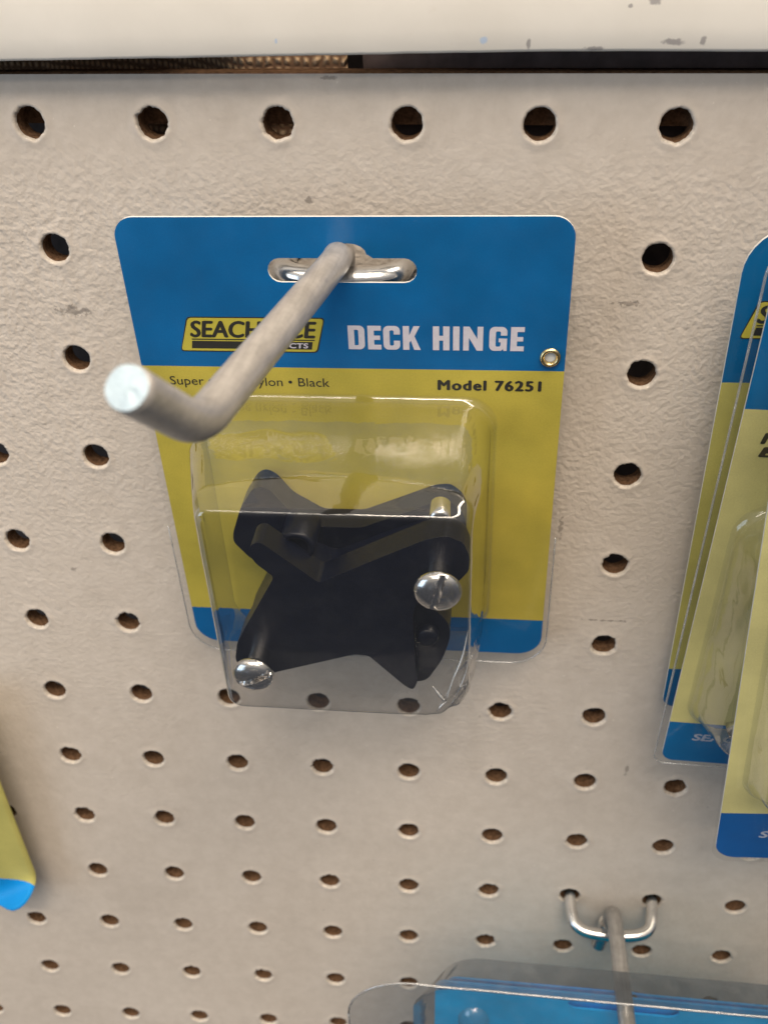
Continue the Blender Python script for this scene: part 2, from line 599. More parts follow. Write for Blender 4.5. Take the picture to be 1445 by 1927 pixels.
def build_pegboard():
    bm = bmesh.new()
    seg = 48
    cache = {}

    def vert(x, z, d, key=None):
        if key is not None:
            key = (round(x, 6), round(z, 6), round(d, 6))
            if key in cache:
                return cache[key]
        w = bm.verts.new((x, bow(x, z) + d, z))
        if key is not None:
            cache[key] = w
        return w
    for row in range(-0, 16):
        for c in range(-6, 12):
            cx, cz = c * PITCH, -row * PITCH
            top = TOP if row == 0 else PITCH / 2
            rng = random.Random(row * 100 + c)
            ph = rng.random() * 50
            fray = 0.14 + 0.34 * rng.random() ** 2
            rings = []
            rad = [(5.6, 0.0, 0.0), (4.5, -0.02, 0.12), (3.85, -0.17, 0.5), (3.45, -0.20, 0.8), (3.15, 0.10, 0.9), (3.05, 0.75, 0.7), (3.05, THICK / MM, 0.2)]
            # square rim of the cell
            sq = []
            for k in range(seg):
                a = 2 * math.pi * (k + 0.5) / seg
                ca, sa = math.cos(a), math.sin(a)
                s = 1 / max(abs(ca), abs(sa))
                sq.append(vert(cx + ca * s * PITCH / 2, cz + (sa * s) * (top if sa > 0 else PITCH / 2), 0, True))
            # square corners
            rings.append(sq)
            for r, d, q in rad:
                ring = []
                for k in range(seg):
                    a = 2 * math.pi * (k + 0.5) / seg
                    nn = noise.noise(Vector((math.cos(a) * 2.2 + ph, math.sin(a) * 2.2, r * 0.6)))
                    n2 = noise.noise(Vector((math.cos(a) * 5 + ph, math.sin(a) * 5, 9 + r)))
                    rr = (r + (nn * 0.9 + n2 * 0.8) * fray * q) * MM
                    dd = (d + (n2 * 0.5 + nn * 0.4) * fray * q) * MM
                    x, z = cx + math.cos(a) * rr, cz + math.sin(a) * rr
                    ring.append(vert(x, z, dd))
                rings.append(ring)
            for i in range(len(rings) - 1):
                for k in range(seg):
                    f = bm.faces.new((rings[i][k], rings[i][(k + 1) % seg], rings[i + 1][(k + 1) % seg], rings[i + 1][k]))
                    f.material_index = 1 if i >= 6 else (2 if i >= 4 and noise.noise(Vector((k * 0.33 + ph, i * 0.4, 0))) > -0.15 else 0)
            # the four corner pieces of the cell
            for ks in range(4):
                k = ks * (seg // 4) + seg // 8 - 1
                a, b = sq[k], sq[(k + 1) % seg]
                sx = 1 if ks in (0, 3) else -1
                sz = 1 if ks in (0, 1) else -1
                w = vert(cx + sx * PITCH / 2, cz + sz * (top if sz > 0 else PITCH / 2), 0, True)
                try:
                    bm.faces.new((a, w, b))
                except ValueError:
                    pass
    # raw top edge of the sheet
    edge = []
    n = 120
    for i in range(n + 1):
        x = -6.5 * PITCH + i * 18 * PITCH / n
        rough = noise.noise(Vector((x * 500, 0, 0))) * 0.0002
        edge.append([bm.verts.new((x, bow(x, TOP) + 0.0001, TOP - 0.0004)), bm.verts.new((x, bow(x, TOP) + 0.0006, TOP + 0.0002 + rough)), bm.verts.new((x, bow(x, TOP) + THICK, TOP + 0.0002 + rough * 0.5)), bm.verts.new((x, bow(x, TOP) + THICK, TOP - 0.01))])
    for i in range(n):
        for k in range(3):
            f = bm.faces.new((edge[i][k], edge[i + 1][k], edge[i + 1][k + 1], edge[i][k + 1]))
            f.material_index = 1
    o = mesh_obj("pegboard", bm, [M["paint"], M["fibre"], M["lip"]])
    tag(o, "beige painted pegboard wall with rows of small round holes", "pegboard", kind="structure")
    return o


build_pegboard()


def build_backing():
    # a fibreboard offcut behind the sheet, close to it at its right end
    bm = bmesh.new()
    xs = [0.0636, 0.058, 0.052, 0.047, 0.043, 0.038, 0.030, 0.015, -0.03, -0.16]
    ys = [0.0056, 0.0056, 0.0057, 0.0060, 0.0072, 0.0130, 0.0260, 0.046, 0.075, 0.095]
    rows = [[bm.verts.new((x, y + t, z)) for t, z in ((0, -0.012), (0, 0.027), (0.004, 0.027), (0.004, -0.012))] for x, y in zip(xs, ys)]
    for a_, b_ in zip(rows, rows[1:]):
        for k in range(4):
            bm.faces.new((a_[k], a_[(k + 1) % 4], b_[(k + 1) % 4], b_[k]))
    bm.faces.new(rows[0])
    bm.faces.new(rows[-1][::-1])
    o = mesh_obj("fibreboard_offcut", bm, M["screen"], smooth=False)
    tag(o, "brown woven backed fibreboard seen in the gap above the pegboard", "fibreboard")
    bm = bmesh.new()
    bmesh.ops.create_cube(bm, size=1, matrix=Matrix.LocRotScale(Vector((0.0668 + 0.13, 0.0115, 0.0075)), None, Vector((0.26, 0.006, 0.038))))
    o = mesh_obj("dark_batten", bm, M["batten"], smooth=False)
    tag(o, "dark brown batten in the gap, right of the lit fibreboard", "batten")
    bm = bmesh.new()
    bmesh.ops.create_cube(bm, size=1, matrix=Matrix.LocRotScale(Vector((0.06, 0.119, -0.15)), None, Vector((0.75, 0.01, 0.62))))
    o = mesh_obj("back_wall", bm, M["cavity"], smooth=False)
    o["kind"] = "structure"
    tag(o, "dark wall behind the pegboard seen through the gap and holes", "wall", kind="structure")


build_backing()


def build_rail():
    bm = bmesh.new()
    xs = [-0.30, -0.12, -0.05, 0.0, 0.03, 0.06, 0.085, 0.099, 0.108, 0.118, 0.128, 0.138, 0.16, 0.2, 0.30]

    def zb(x):
        if x < 0.099:
            return 0.0120 + (x + 0.0006) / 0.0996 * 0.00129
        return 0.01329 - max(0, x - 0.118) * 0.008
    # lip section: return flange, rounded bottom edge, tall face
    rows = []
    n = 140
    for i in range(n + 1):
        x = -0.30 + 0.6 * i / n
        z = zb(x) + noise.noise(Vector((x * 160, 3, 0))) * 0.00012
        prof = [(-0.0030, z + 0.0010), (-0.0048, z + 0.0008), (-0.0048, z + 0.0003), (-0.0052, z), (-0.0058, z + 0.0001), (-0.0060, z + 0.0006), (-0.0061, z + 0.004), (-0.0060, z + 0.0145), (-0.0058, z + 0.0150), (-0.0052, z + 0.0152), (0.113, z + 0.0152)]  # last point: unseen top cover, added to keep the cavity dark
        rows.append([bm.verts.new((x, y, zz)) for y, zz in prof])
    for i in range(n):
        for k in range(len(rows[0]) - 1):
            if k == len(rows[0]) - 2 and 0.042 < rows[i][0].co.x < 0.069:
                continue                    # gap added in the unseen top cover so lamp light reaches the fibreboard
            bm.faces.new((rows[i][k], rows[i + 1][k], rows[i + 1][k + 1], rows[i][k + 1]))
    o = mesh_obj("shelf_rail", bm, M["rail"])
    tag(o, "chipped cream painted metal shelf rail above the pegboard", "shelf rail")
    bm = bmesh.new()
    bmesh.ops.create_cube(bm, size=1, matrix=Matrix.LocRotScale(Vector((0.0, 0.045, 0.18)), None, Vector((0.6, 0.004, 0.30))))
    mesh_obj("reflector_panel", bm, M["rail"], o, False)  # unseen panel added for the blister top to reflect


build_rail()


# ------------------------------------------------------------------ peg hooks


def build_hook(name, cx, z, arm_pts, rb, label, bend_r=0.007, wire=0.0029, tail_r=0.0024, wire_mat="zinc", sag=0.0012):
    root = empty(name, (cx, bow(cx, z), z))
    ro = Vector(root.location)

    def rel(p):
        return Vector(p) - ro
    bm = bmesh.new()
    h = PITCH / 2
    yl, yr = bow(cx - h, z), bow(cx + h, z)
    path = [(cx - h, yl + 0.016, z + 0.002), (cx - h, yl - 0.003, z - 0.0003), (cx - h + 0.0015, yl - 0.0100, z - sag), (cx, (yl + yr) / 2 - 0.0112, z - sag - 0.0004),
            (cx + h - 0.0015, yr - 0.0100, z - sag), (cx + h, yr - 0.003, z - 0.0003), (cx + h, yr + 0.016, z + 0.002)]
    tube(bm, [rel(p) for p in fillet(path, 0.0065)], rb, 20)
    mesh_obj("prong_bar", bm, M["bright"], root)
    y0 = (yl + yr) / 2
    bm = bmesh.new()
    tail = [(cx - 0.0024, y0 - 0.0050, z - 0.0165), (cx - 0.0012, y0 - 0.0056, z - 0.004)]
    tube(bm, [rel(p) for p in tail], tail_r, 18)
    hard_edges(mesh_obj("tail_stub", bm, M["bright"], root), 50)
    bm = bmesh.new()
    path = [(cx - 0.0004, y0 - 0.0058, z - 0.0055), (cx - 0.0002, y0 - 0.0060, z + 0.0036)] + arm_pts
    fp = fillet(path, bend_r)
    fp2 = [fp[0]]
    for q in fp[1:]:
        while (q - fp2[-1]).length > 0.004:
            fp2.append(fp2[-1] + (q - fp2[-1]).normalized() * 0.003)
        if (q - fp2[-1]).length > 0.0004:
            fp2.append(q)
    tube(bm, [rel(p) for p in fp2], wire, 28, round_end=0.0004, jitter=0.00003)
    a = mesh_obj("arm", bm, M[wire_mat], root)
    hard_edges(a, 50)
    if True:
        bm = bmesh.new()
        d = (fp2[-1] - fp2[-2]).normalized()
        side = d.orthogonal().normalized()
        up = d.cross(side)
        c = fp2[-1] + d * 0.00012
        rings = []
        for j, rr in enumerate((wire - 0.0002, wire * 0.7, wire * 0.42, wire * 0.17)):
            rings.append([bm.verts.new(rel(c + (side * math.cos(2 * math.pi * k / 24) + up * math.sin(2 * math.pi * k / 24)) * rr + d * (0.00003 * j + 0.0002 * noise.noise(Vector((j, k * 0.4, 1)))))) for k in range(24)])
        for j in range(3):
            for k in range(24):
                bm.faces.new((rings[j][k], rings[j][(k + 1) % 24], rings[j + 1][(k + 1) % 24], rings[j + 1][k]))
        bm.faces.new(rings[-1])
        mesh_obj("cut_end", bm, M["cut"], a)
    return tag(root, label, "peg hook", "peg hooks")


build_hook("peg_hook", 0.0635, -0.0258,
           [(0.0643, -0.016, -0.0215), (0.0570, -0.0872, -0.0212), (0.0545, -0.1014, -0.0090)], 0.0025,
           "bent grey wire hook holding the hinge pack, its cut end pointing at the viewer", 0.0055)
build_hook("peg_hook", 5.5 * PITCH, -9 * PITCH - 0.0003,
           [(0.1397, bow(0.1397, -0.2289) - 0.016, -0.2248), (0.1420, -0.150, -0.2225), (0.1422, -0.156, -0.2165)], 0.0018,
           "grey wire hook at lower right with its shiny prongs in two holes", 0.006, 0.00235, 0.0024, "zinc_dark", 0.0026)


# ------------------------------------------------------------------ blister packs
def frame(P, U, V):
    V = Vector(V).normalized()
    U = Vector(U)
    U = (U - V * U.dot(V)).normalized()
    Y = (-V).cross(U)                      # into the board
    m = Matrix((( U.x, Y.x, -V.x, P[0]), (U.y, Y.y, -V.y, P[1]), (U.z, Y.z, -V.z, P[2]), (0, 0, 0, 1)))
    return m


def sheet(bm, outline, n, holes=()):
    es = []
    for pts in (outline, *holes):
        r = [bm.verts.new(L(u, v, n)) for u, v in pts]
        es += [bm.edges.new((r[i], r[(i + 1) % len(r)])) for i in range(len(r))]
    bmesh.ops.triangle_fill(bm, use_beauty=True, edges=es)


def slot_outline(v0, v1, hu, bu0, bu1, bv, seg=8):
    """long euro slot with a hump in the middle of its top"""
    r = (v1 - v0) / 2
    pts = []
    for k in range(seg + 1):
        a = 0.5 * math.pi + math.pi * k / seg
        pts.append((-hu + r + r * math.cos(a), (v0 + v1) / 2 + r * math.sin(a)))
    # reaches top left; along the hump
    bc, br = (bu0 + bu1) / 2, (bu1 - bu0) / 2
    pts.append((bu0 - 1.2, v0))
    pts.append((bu0 - 0.2, v0 - 0.7))
    for k in range(seg + 1):
        a = math.pi + math.pi * k / seg
        pts.append((bc + br * math.cos(a), bv + br * 0.62 + br * 0.62 * math.sin(a)))
    pts.append((bu1 + 0.2, v0 - 0.7))
    pts.append((bu1 + 1.2, v0))
    for k in range(seg + 1):
        a = 1.5 * math.pi + math.pi * k / seg
        pts.append((hu - r + r * math.cos(a), (v0 + v1) / 2 + r * math.sin(a)))
    return pts


def blister(name, flange, loops, mat_, parent, amp=0.12, seg=10, crumple=None, rim=0.0, rim_from=30.0, crown=0.0):
    """flange sheet and drawn box: loops = (n, u0, u1, v0, v1, radii) from foot to face, all of one vertex count"""
    bm = bmesh.new()

    def expand(u0, u1, v0, v1, rad):
        base = rrect(u0, u1, v0, v1, rad, seg)
        out = []
        m = 30
        per = seg + 1
        for c in range(4):
            out += base[c * per:(c + 1) * per]
            p, q = base[(c + 1) * per - 1], base[((c + 1) * per) % len(base)]
            for j in range(1, m):
                out.append((p[0] + (q[0] - p[0]) * j / m, p[1] + (q[1] - p[1]) * j / m))
        return out
    full = []
    if flange and rim:
        rb_m = bmesh.new()
        pts = dense(rrect(*flange[1:], seg), 6)
        pts = [q for q in pts if q[1] > rim_from]
        k0 = max(range(len(pts)), key=lambda i: (pts[i][0] > 0) * (1000 - pts[i][1]))
        pts = pts[k0:] + pts[:k0]
        tube(rb_m, [L(u, v, flange[0]) for u, v in pts], rim * MM, 8)
        mesh_obj("rim", rb_m, M["film_edge"], parent)
    if flange:
        full.append((flange[0], expand(*flange[1:])))
    # subdivide between loops for a gently uneven wall
    for i, lp in enumerate(loops):
        if i:
            a = loops[i - 1]
            k = max(1, int(abs(lp[0] - a[0]) / 1.2))
            for j in range(1, k):
                t = j / k
                ra = a[5] if isinstance(a[5], (list, tuple)) else (a[5],) * 4
                rb_ = lp[5] if isinstance(lp[5], (list, tuple)) else (lp[5],) * 4
                full.append((a[0] + (lp[0] - a[0]) * t, expand(*[a[q] + (lp[q] - a[q]) * t for q in (1, 2, 3, 4)], [x + (y - x) * t for x, y in zip(ra, rb_)])))
        full.append((lp[0], expand(*lp[1:])))
    # face, as shrinking loops
    n, u0, u1, v0, v1, r = loops[-1]
    r = r if isinstance(r, (list, tuple)) else (r,) * 4
    cu, cv = (u0 + u1) / 2, (v0 + v1) / 2
    for s in (0.8, 0.55, 0.3, 0.08):
        full.append((n, expand(cu + (u0 - cu) * s, cu + (u1 - cu) * s, cv + (v0 - cv) * s, cv + (v1 - cv) * s, [max(0.1, x * s) for x in r])))
    rings = []
    for i, (n, pts) in enumerate(full):
        ring = []
        for u, v in pts:
            p = L(u, v, n)
            if crown and n > 2.2 and v < 55:
                # the drawn top dips along an arc towards its front edge
                nk = 25.5 + 6.0 * min(1.0, (u / 26.0) ** 2)
                p += L(0, crown * min(1.0, max(0.0, (n - nk) / (33.6 - nk))) * min(1.0, (55 - v) / 8), 0)
            if i > (1 if flange else 0) and amp:
                a = amp * MM
                if crumple and n > 3:
                    d = math.hypot(u - crumple[0], v - crumple[1]) / crumple[2]
                    a += crumple[3] * MM * math.exp(-d * d)
                p += noise.noise_vector(p * 170) * a + noise.noise_vector(p * 60) * amp * MM
                if crumple and n > 3:
                    s_ = u * 0.75 + n * 0.7 + v * 0.12 + 1.5 * noise.noise(Vector((v * 0.2, n * 0.1, 3)))
                    tri = abs((s_ * 0.42) % 1.0 - 0.5) * 2
                    p += L(-0.6, -0.2, -0.7) * (tri * crumple[3] * math.exp(-d * d))
            ring.append(bm.verts.new(p))
        rings.append(ring)
    k = len(rings[0])
    nf = loops[-1][0]
    for i in range(len(rings) - 1):
        for j in range(k):
            f = bm.faces.new((rings[i][j], rings[i][(j + 1) % k], rings[i + 1][(j + 1) % k], rings[i + 1][j]))
            if flange and i == 0:
                f.material_index = 1
            elif crumple:
                u, v = full[i][1][j]
                n = full[i][0]
                d = math.hypot(u - crumple[0], v - crumple[1]) / crumple[2]
                if nf - 1.6 < n < nf and u < u0 - 0.1:
                    f.material_index = 2
    bm.faces.new(rings[-1])
    return mesh_obj(name, bm, [mat_, M["film_bonded"], M["film_fold"], M["film_glint"]], parent)


def logo(card, u0, v0, sx, sy, n, words=True):
    """yellow slanted badge with the maker's lettering: u0, v0 top left; size sx, sy"""
    sl = 0.08 * sx
    base = [(u0 + sl, v0), (u0 + sx, v0), (u0 + sx - sl * 0.8, v0 + sy), (u0, v0 + sy)]

    def soft(pts, r):
        out = []
        for i in range(4):
            a, b, c = Vector(pts[i - 1]), Vector(pts[i]), Vector(pts[(i + 1) % 4])
            p0, p2 = b + (a - b).normalized() * r, b + (c - b).normalized() * r
            for k in range(6):
                t = k / 5
                q = p0.lerp(b, t).lerp(b.lerp(p2, t), t)
                out.append((q.x, q.y))
        return out
    border = [(p[0] + dx * 0.25, p[1] + dy * 0.25) for p, (dx, dy) in zip(base, ((-1, -1), (1, -1), (1, 1), (-1, 1)))]
    bmk = quads_bm([soft(border, 0.9)], n, 0.02)
    mesh_obj("logo_outline", bmk, M["ink"], card, False)
    b = mesh_obj("logo_badge", quads_bm([soft(base, 0.8)], n + 0.03, 0.03), M["gold"], card, False)
    u1 = u0 + sx
    bm = text_bm("SEACHOICE", u0 + 0.085 * sx, u1 - 0.055 * sx, v0 + 0.09 * sy, v0 + 0.58 * sy, n + 0.07, 0.0, 0.18, 0.02, 1.0, 0.2 * sx / 30.8)
    bm2 = quads_bm([[(u0 + 0.085 * sx, v0 + 0.63 * sy), (u1 - 0.07 * sx, v0 + 0.63 * sy), (u1 - 0.07 * sx, v0 + 0.665 * sy), (u0 + 0.085 * sx, v0 + 0.665 * sy)],
                    [(u0 + 0.085 * sx, v0 + 0.70 * sy), (u1 - 0.085 * sx, v0 + 0.70 * sy), (u1 - 0.095 * sx, v0 + 0.93 * sy), (u0 + 0.075 * sx, v0 + 0.93 * sy)]], n + 0.07, 0.02)
    me = bpy.data.meshes.new("tmp")
    bm2.to_mesh(me)
    bm2.free()
    bm.from_mesh(me)
    bpy.data.meshes.remove(me)
    mesh_obj("maker_lettering", bm, M["ink"], card, False)
    mesh_obj("products_lettering", text_bm("PRODUCTS", u0 + 0.50 * sx, u1 - 0.12 * sx, v0 + 0.74 * sy, v0 + 0.89 * sy, n + 0.10, 0.0, 0.1, 0.02, 1.05, 0.08), M["white"], card, False)


# the deck hinge pack in the middle of the picture
MP = frame((0.064492, -0.01449, -0.013872), (0.99981, 0.01558, 0.01203), (0.01099, 0.0655, -0.99779))
pack = empty("blister_pack", mw=MP)
tag(pack, "blue and yellow deck hinge blister pack hanging on the bent hook", "blister pack", "carded blister packs")
HW, HH = 44.7, 113.3
bm = bmesh.new()
plate(bm, dense(rrect(-HW, HW, 0, HH, (4.2, 4.2, 6, 6)), 4), -0.55, 0.0, [slot_outline(8.2, 13.2, 14.8, -2.4, 5.0, 5.2)], 1)
card = mesh_obj("card", bm, [M["card"], M["edge"]], pack, False)
# thin clear lid sheet and drawn blister
blister("blister", (0.45, -46.2, 45.9, 15.5, 116.2, (2, 2, 9, 9)),
        [(0.45, -33.5, 31.5, 38.2, 104.5, (6, 7, 7, 7)), (0.9, -33.0, 30.9, 38.9, 104.0, (6, 7, 7, 7)), (2.2, -32.4, 30.2, 39.6, 103.4, (5.5, 6.5, 7, 6)),
         (14, -32.6, 29.6, 40.8, 102.4, (5, 6, 8, 5)), (24, -29.6, 28.6, 41.8, 101.4, (4, 5, 9, 4)), (33.6, -26.7, 27.0, 42.75, 100.0, (3.2, 4, 9, 3.5)),
         (34.4, -26.3, 26.7, 42.95, 99.6, (3, 4, 9, 3.2)), (34.85, -25.8, 26.3, 43.4, 99.1, (2.8, 3.8, 8.6, 3)), (35.0, -25.2, 25.7, 44.1, 98.5, (2.5, 3.5, 8, 2.6))],
        M["film"], pack, 0.05, seg=16, crumple=(26.5, 93.0, 8.0, 0.9), rim=0.2, rim_from=70, crown=1.5)
def glint_line(bm, pts, r0):
    """a painted glint along a film crease: a thin white welt, tapering at both ends"""
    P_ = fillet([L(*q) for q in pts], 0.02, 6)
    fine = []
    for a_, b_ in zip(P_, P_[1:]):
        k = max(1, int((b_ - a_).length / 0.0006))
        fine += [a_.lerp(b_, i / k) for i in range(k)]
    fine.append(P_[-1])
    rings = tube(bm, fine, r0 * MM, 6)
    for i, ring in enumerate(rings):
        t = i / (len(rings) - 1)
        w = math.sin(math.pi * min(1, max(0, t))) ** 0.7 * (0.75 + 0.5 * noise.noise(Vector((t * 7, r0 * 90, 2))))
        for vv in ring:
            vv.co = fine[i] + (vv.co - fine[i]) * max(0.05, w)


bm = bmesh.new()  # white welts stand in for lamp glints on the crumpled corner
glint_line(bm, [(26.5, 80.5, 27), (25.6, 86.5, 29), (23.6, 91.2, 31), (22.2, 95.8, 33)], 0.42)
glint_line(bm, [(27.3, 86.5, 23), (26.5, 95.6, 24), (24.8, 100.0, 26), (22.8, 103.5, 28)], 0.30)
glint_line(bm, [(24.6, 83.0, 33.6), (23.1, 89.7, 34.5), (21.0, 96.4, 34.9)], 0.26)
glint_line(bm, [(19.4, 89.6, 34.95), (21.4, 93.2, 35.0), (22.8, 95.0, 34.4)], 0.55)
glint_line(bm, [(22.8, 94.0, 34.6), (21.2, 95.4, 35.0), (20.2, 97.6, 34.9)], 0.40)
mesh_obj("crease_glints", bm, M["film_glint"], pack)
bm = bmesh.new()
sheet(bm, dense(rrect(-44.9, 44.9, -0.15, 15.45, (4.3, 4.3, 0.3, 0.3)), 3), 0.45, [slot_outline(8.0, 13.4, 15.0, -2.6, 5.2, 5.0)])
mesh_obj("lid_film", bm, M["film_bonded"], pack)
logo(card, -35.2, 21.0, 30.8, 7.4, 0.03)


def condensed(box, n):
    """heavy condensed capitals D E C K  H I N G E drawn as blocks, in a grid 803 wide and 115 high"""
    u0, u1, v0, v1 = box
    bm = bmesh.new()
    S, T = 29, 23

    def put(pts, holes=()):
        f = lambda q: [(u0 + x / 803 * (u1 - u0), v0 + (115 - y) / 115 * (v1 - v0)) for x, y in q]
        plate(bm, f(pts), n, n + 0.02, [f(h) for h in holes])

    def arc(cx, cy, r, a0, a1, k=6):
        return [(cx + r * math.cos(math.radians(a0 + (a1 - a0) * i / k)), cy + r * math.sin(math.radians(a0 + (a1 - a0) * i / k))) for i in range(k + 1)]

    def E_(x, w):
        put([(x, 0), (x + w, 0), (x + w, T), (x + S, T), (x + S, 47), (x + w - 5, 47), (x + w - 5, 47 + T - 2), (x + S, 47 + T - 2), (x + S, 115 - T), (x + w, 115 - T), (x + w, 115), (x, 115)])

    def D_(x, w):
        put([(x, 0)] + arc(x + w - 24, 24, 24, -90, 0) + arc(x + w - 24, 91, 24, 0, 90) + [(x, 115)],
            [[(x + S, T - 3)] + arc(x + w - S - 6, T + 3, 6, -90, 0) + arc(x + w - S - 6, 112 - T, 6, 0, 90) + [(x + S, 118 - T)]])

    def C_(x, w, g=False):
        r = 24
        outer = arc(x + w - r, 91, r, 0, 90) + arc(x + r, 91, r, 90, 180) + arc(x + r, 24, r, 180, 270)
        ri = 7
        inner_up = [(x + w, 74), (x + w - S, 74)] + arc(x + w - S - ri, 112 - T - ri + 5, ri, 0, 90) + arc(x + S + ri, 112 - T - ri + 5, ri, 90, 180) + arc(x + S + ri, T + ri - 3, ri, 180, 270)
        if g:
            tail = [(x + w - S - 4, T - 2), (x + w - S, T + 4), (x + w - S, 42), (x + w / 2 + 2, 42), (x + w / 2 + 2, 60), (x + w, 60), (x + w, 0), (x + w - 14, 0), (x + w - 17, 9), (x + w - 26, 1)]
        else:
            tail = arc(x + w - S - ri, T + ri - 3, ri, 270, 360) + [(x + w - S, 44), (x + w, 44)] + list(reversed(arc(x + w - r, 24, r, 270, 360)))
        pts = outer + tail[::-1] + inner_up[::-1]
        put(pts)

    def K_(x, w):
        put([(x, 0), (x + S, 0), (x + S, 34), (x + S + 7, 46), (x + w - 27, 0), (x + w + 3, 0), (x + S + 24, 66), (x + w, 115), (x + w - 29, 115), (x + S, 70), (x + S, 115), (x, 115)])

    def H_(x, w):
        put([(x, 0), (x + S, 0), (x + S, 47), (x + w - S, 47), (x + w - S, 0), (x + w, 0), (x + w, 115), (x + w - S, 115), (x + w - S, 70), (x + S, 70), (x + S, 115), (x, 115)])

    def N_(x, w):
        put([(x, 0), (x + S - 3, 0), (x + S - 3, 62), (x + w - S + 1, 0), (x + w, 0), (x + w, 115), (x + w - S + 3, 115), (x + w - S + 3, 56), (x + S - 1, 115), (x, 115)])
    D_(0, 77)
    E_(91, 62)
    C_(163, 77)
    K_(253, 78)
    H_(390, 76)
    put([(482, 0), (482 + S, 0), (482 + S, 115), (482, 115)])
    N_(528, 90)
    C_(646, 80, True)
    E_(742, 61)
    return bm


mesh_obj("title_lettering", condensed((0.4, 36.2, 22.4, 27.7), 0.05), M["white"], card, False)
mesh_obj("material_lettering", text_bm("Super strong nylon \u2022 Black", -39.0, -4.2, 34.6, 37.3, 0.05, 0.0, 0.0, 0.02), M["ink"], card, False)
mesh_obj("number_lettering", text_bm("Model 76251", 18.9, 40.1, 34.6, 36.9, 0.05, 0.0, 0.0, 0.02, 1.18, 0.19), M["ink"], card, False)
# brass eyelet
bm = bmesh.new()
prof = [(1.15, -0.9), (1.15, 0.35), (1.3, 0.75), (1.6, 0.95), (1.95, 0.8), (2.1, 0.45)]
rings = []
for r, n in prof:
    rings.append([bm.verts.new(L(41.6 + r * math.cos(2 * math.pi * k / 32), 28.9 + r * math.sin(2 * math.pi * k / 32), n)) for k in range(32)])
for i in range(len(rings) - 1):
    for k in range(32):
        bm.faces.new((rings[i][k], rings[i][(k + 1) % 32], rings[i + 1][(k + 1) % 32], rings[i + 1][k]))
mesh_obj("eyelet", bm, M["brass"], pack)
bm = bmesh.new()
bm.faces.new([bm.verts.new(L(41.6 + 1.12 * math.cos(2 * math.pi * k / 24), 28.9 + 1.12 * math.sin(2 * math.pi * k / 24), 0.06)) for k in range(24)])
mesh_obj("eyelet_core", bm, M["edge"], pack, False)

# ------------------------------------------------------------------ the hinge inside
hinge = empty("deck_hinge", mw=MP @ Matrix.Translation(L(0, 103, 0)))
tag(hinge, "black plastic deck hinge of two crossed leaves inside the clear blister", "deck hinge")
HO = L(0, 103, 0)


def smooth_poly(pts, r=2.2, steps=4):
    out = []
    k = len(pts)
    for i in range(k):
        a, b, c = Vector(pts[i - 1]), Vector(pts[i]), Vector(pts[(i + 1) % k])
        p0 = b + (a - b).normalized() * min(r, (a - b).length * 0.45)
        p2 = b + (c - b).normalized() * min(r, (c - b).length * 0.45)
        for s in range(steps + 1):
            t = s / steps
            q = p0.lerp(b, t).lerp(b.lerp(p2, t), t)
            if not out or (q - Vector(out[-1])).length > 0.15:
                out.append((q.x, q.y))
    return out


front = [(-5.5, 71.1), (6.2, 64.5), (17.4, 58.4), (21.7, 57.2), (25.2, 58.9), (26.6, 62.8), (26.4, 66.3), (24.5, 69.0), (20.0, 73.6), (15.2, 76.0), (14.4, 80.0),
         (14.6, 90.0), (15.2, 100.0), (14.2, 102.8), (12.4, 101.8), (4.2, 92.3), (1.0, 92.1), (-17.8, 99.0), (-22.2, 101.6), (-25.8, 99.8), (-27.0, 95.3), (-25.9, 90.1),
         (-23.2, 84.8), (-15.2, 69.9), (-18.7, 66.4), (-20.0, 63.8), (-19.3, 61.2), (-17.3, 60.3), (-11.9, 65.2)]
rear = [(-27.6, 66.5), (-25.1, 59.7), (-21.8, 54.3), (-19.8, 53.3), (-17.6, 54.4), (-14.2, 59.4), (-7.4, 64.0), (2.1, 63.9), (11.7, 59.5), (18.1, 56.5), (21.6, 56.0),
        (24.4, 58.4), (25.4, 61.6), (25.4, 66.0), (21.0, 74.0), (22.5, 82.0), (21.5, 92.0), (16.0, 99.0), (12.4, 98.0), (3.0, 90.5), (-16.0, 97.0), (-24.6, 99.8), (-27.4, 98.0), (-26.8, 94.9),
        (-20.9, 82.7), (-19.4, 79.0), (-24.6, 74.4), (-27.9, 69.2)]
rear = [(u, v + 3.4 * max(0.0, min(1.0, (84 - v) / 12))) for u, v in rear]



def leaf(pts, n0, n1, parent, r):
    bm = bmesh.new()
    plate(bm, smooth_poly(pts, r), n0, n1, conv=lambda u, v, n: L(u, v, n) - HO)
    o = mesh_obj("hinge_leaf", bm, M["nylon"], parent)
    b = o.modifiers.new("bevel", 'BEVEL')
    b.width = 0.0009
    b.segments = 3
    b.limit_method = 'ANGLE'
    b.angle_limit = math.radians(50)
    b.harden_normals = True
    return o


leaf(front, 17.2, 24.0, hinge, 1.0)
leaf(rear, 2.0, 9.0, hinge, 1.2)
# knuckle block between the leaves and the bosses round the screw holes
bm = bmesh.new()
plate(bm, smooth_poly([(-11, 70), (-4, 74), (8, 68), (17, 64), (20, 70), (14, 80), (12, 90), (2, 89), (-12, 92), (-16, 86)], 2.0), 8.8, 17.4, conv=lambda u, v, n: L(u, v, n) - HO)
hard_edges(mesh_obj("knuckle", bm, M["nylon"], hinge))


def lathe_n(bm, u, v, prof, seg=32):
    rings = [[bm.verts.new(L(u + r * math.cos(2 * math.pi * k / seg), v + r * math.sin(2 * math.pi * k / seg), n) - HO) for k in range(seg)] for r, n in prof]
    for i in range(len(rings) - 1):
        for k in range(seg):
            bm.faces.new((rings[i][k], rings[i][(k + 1) % seg], rings[i + 1][(k + 1) % seg], rings[i + 1][k]))
    return rings


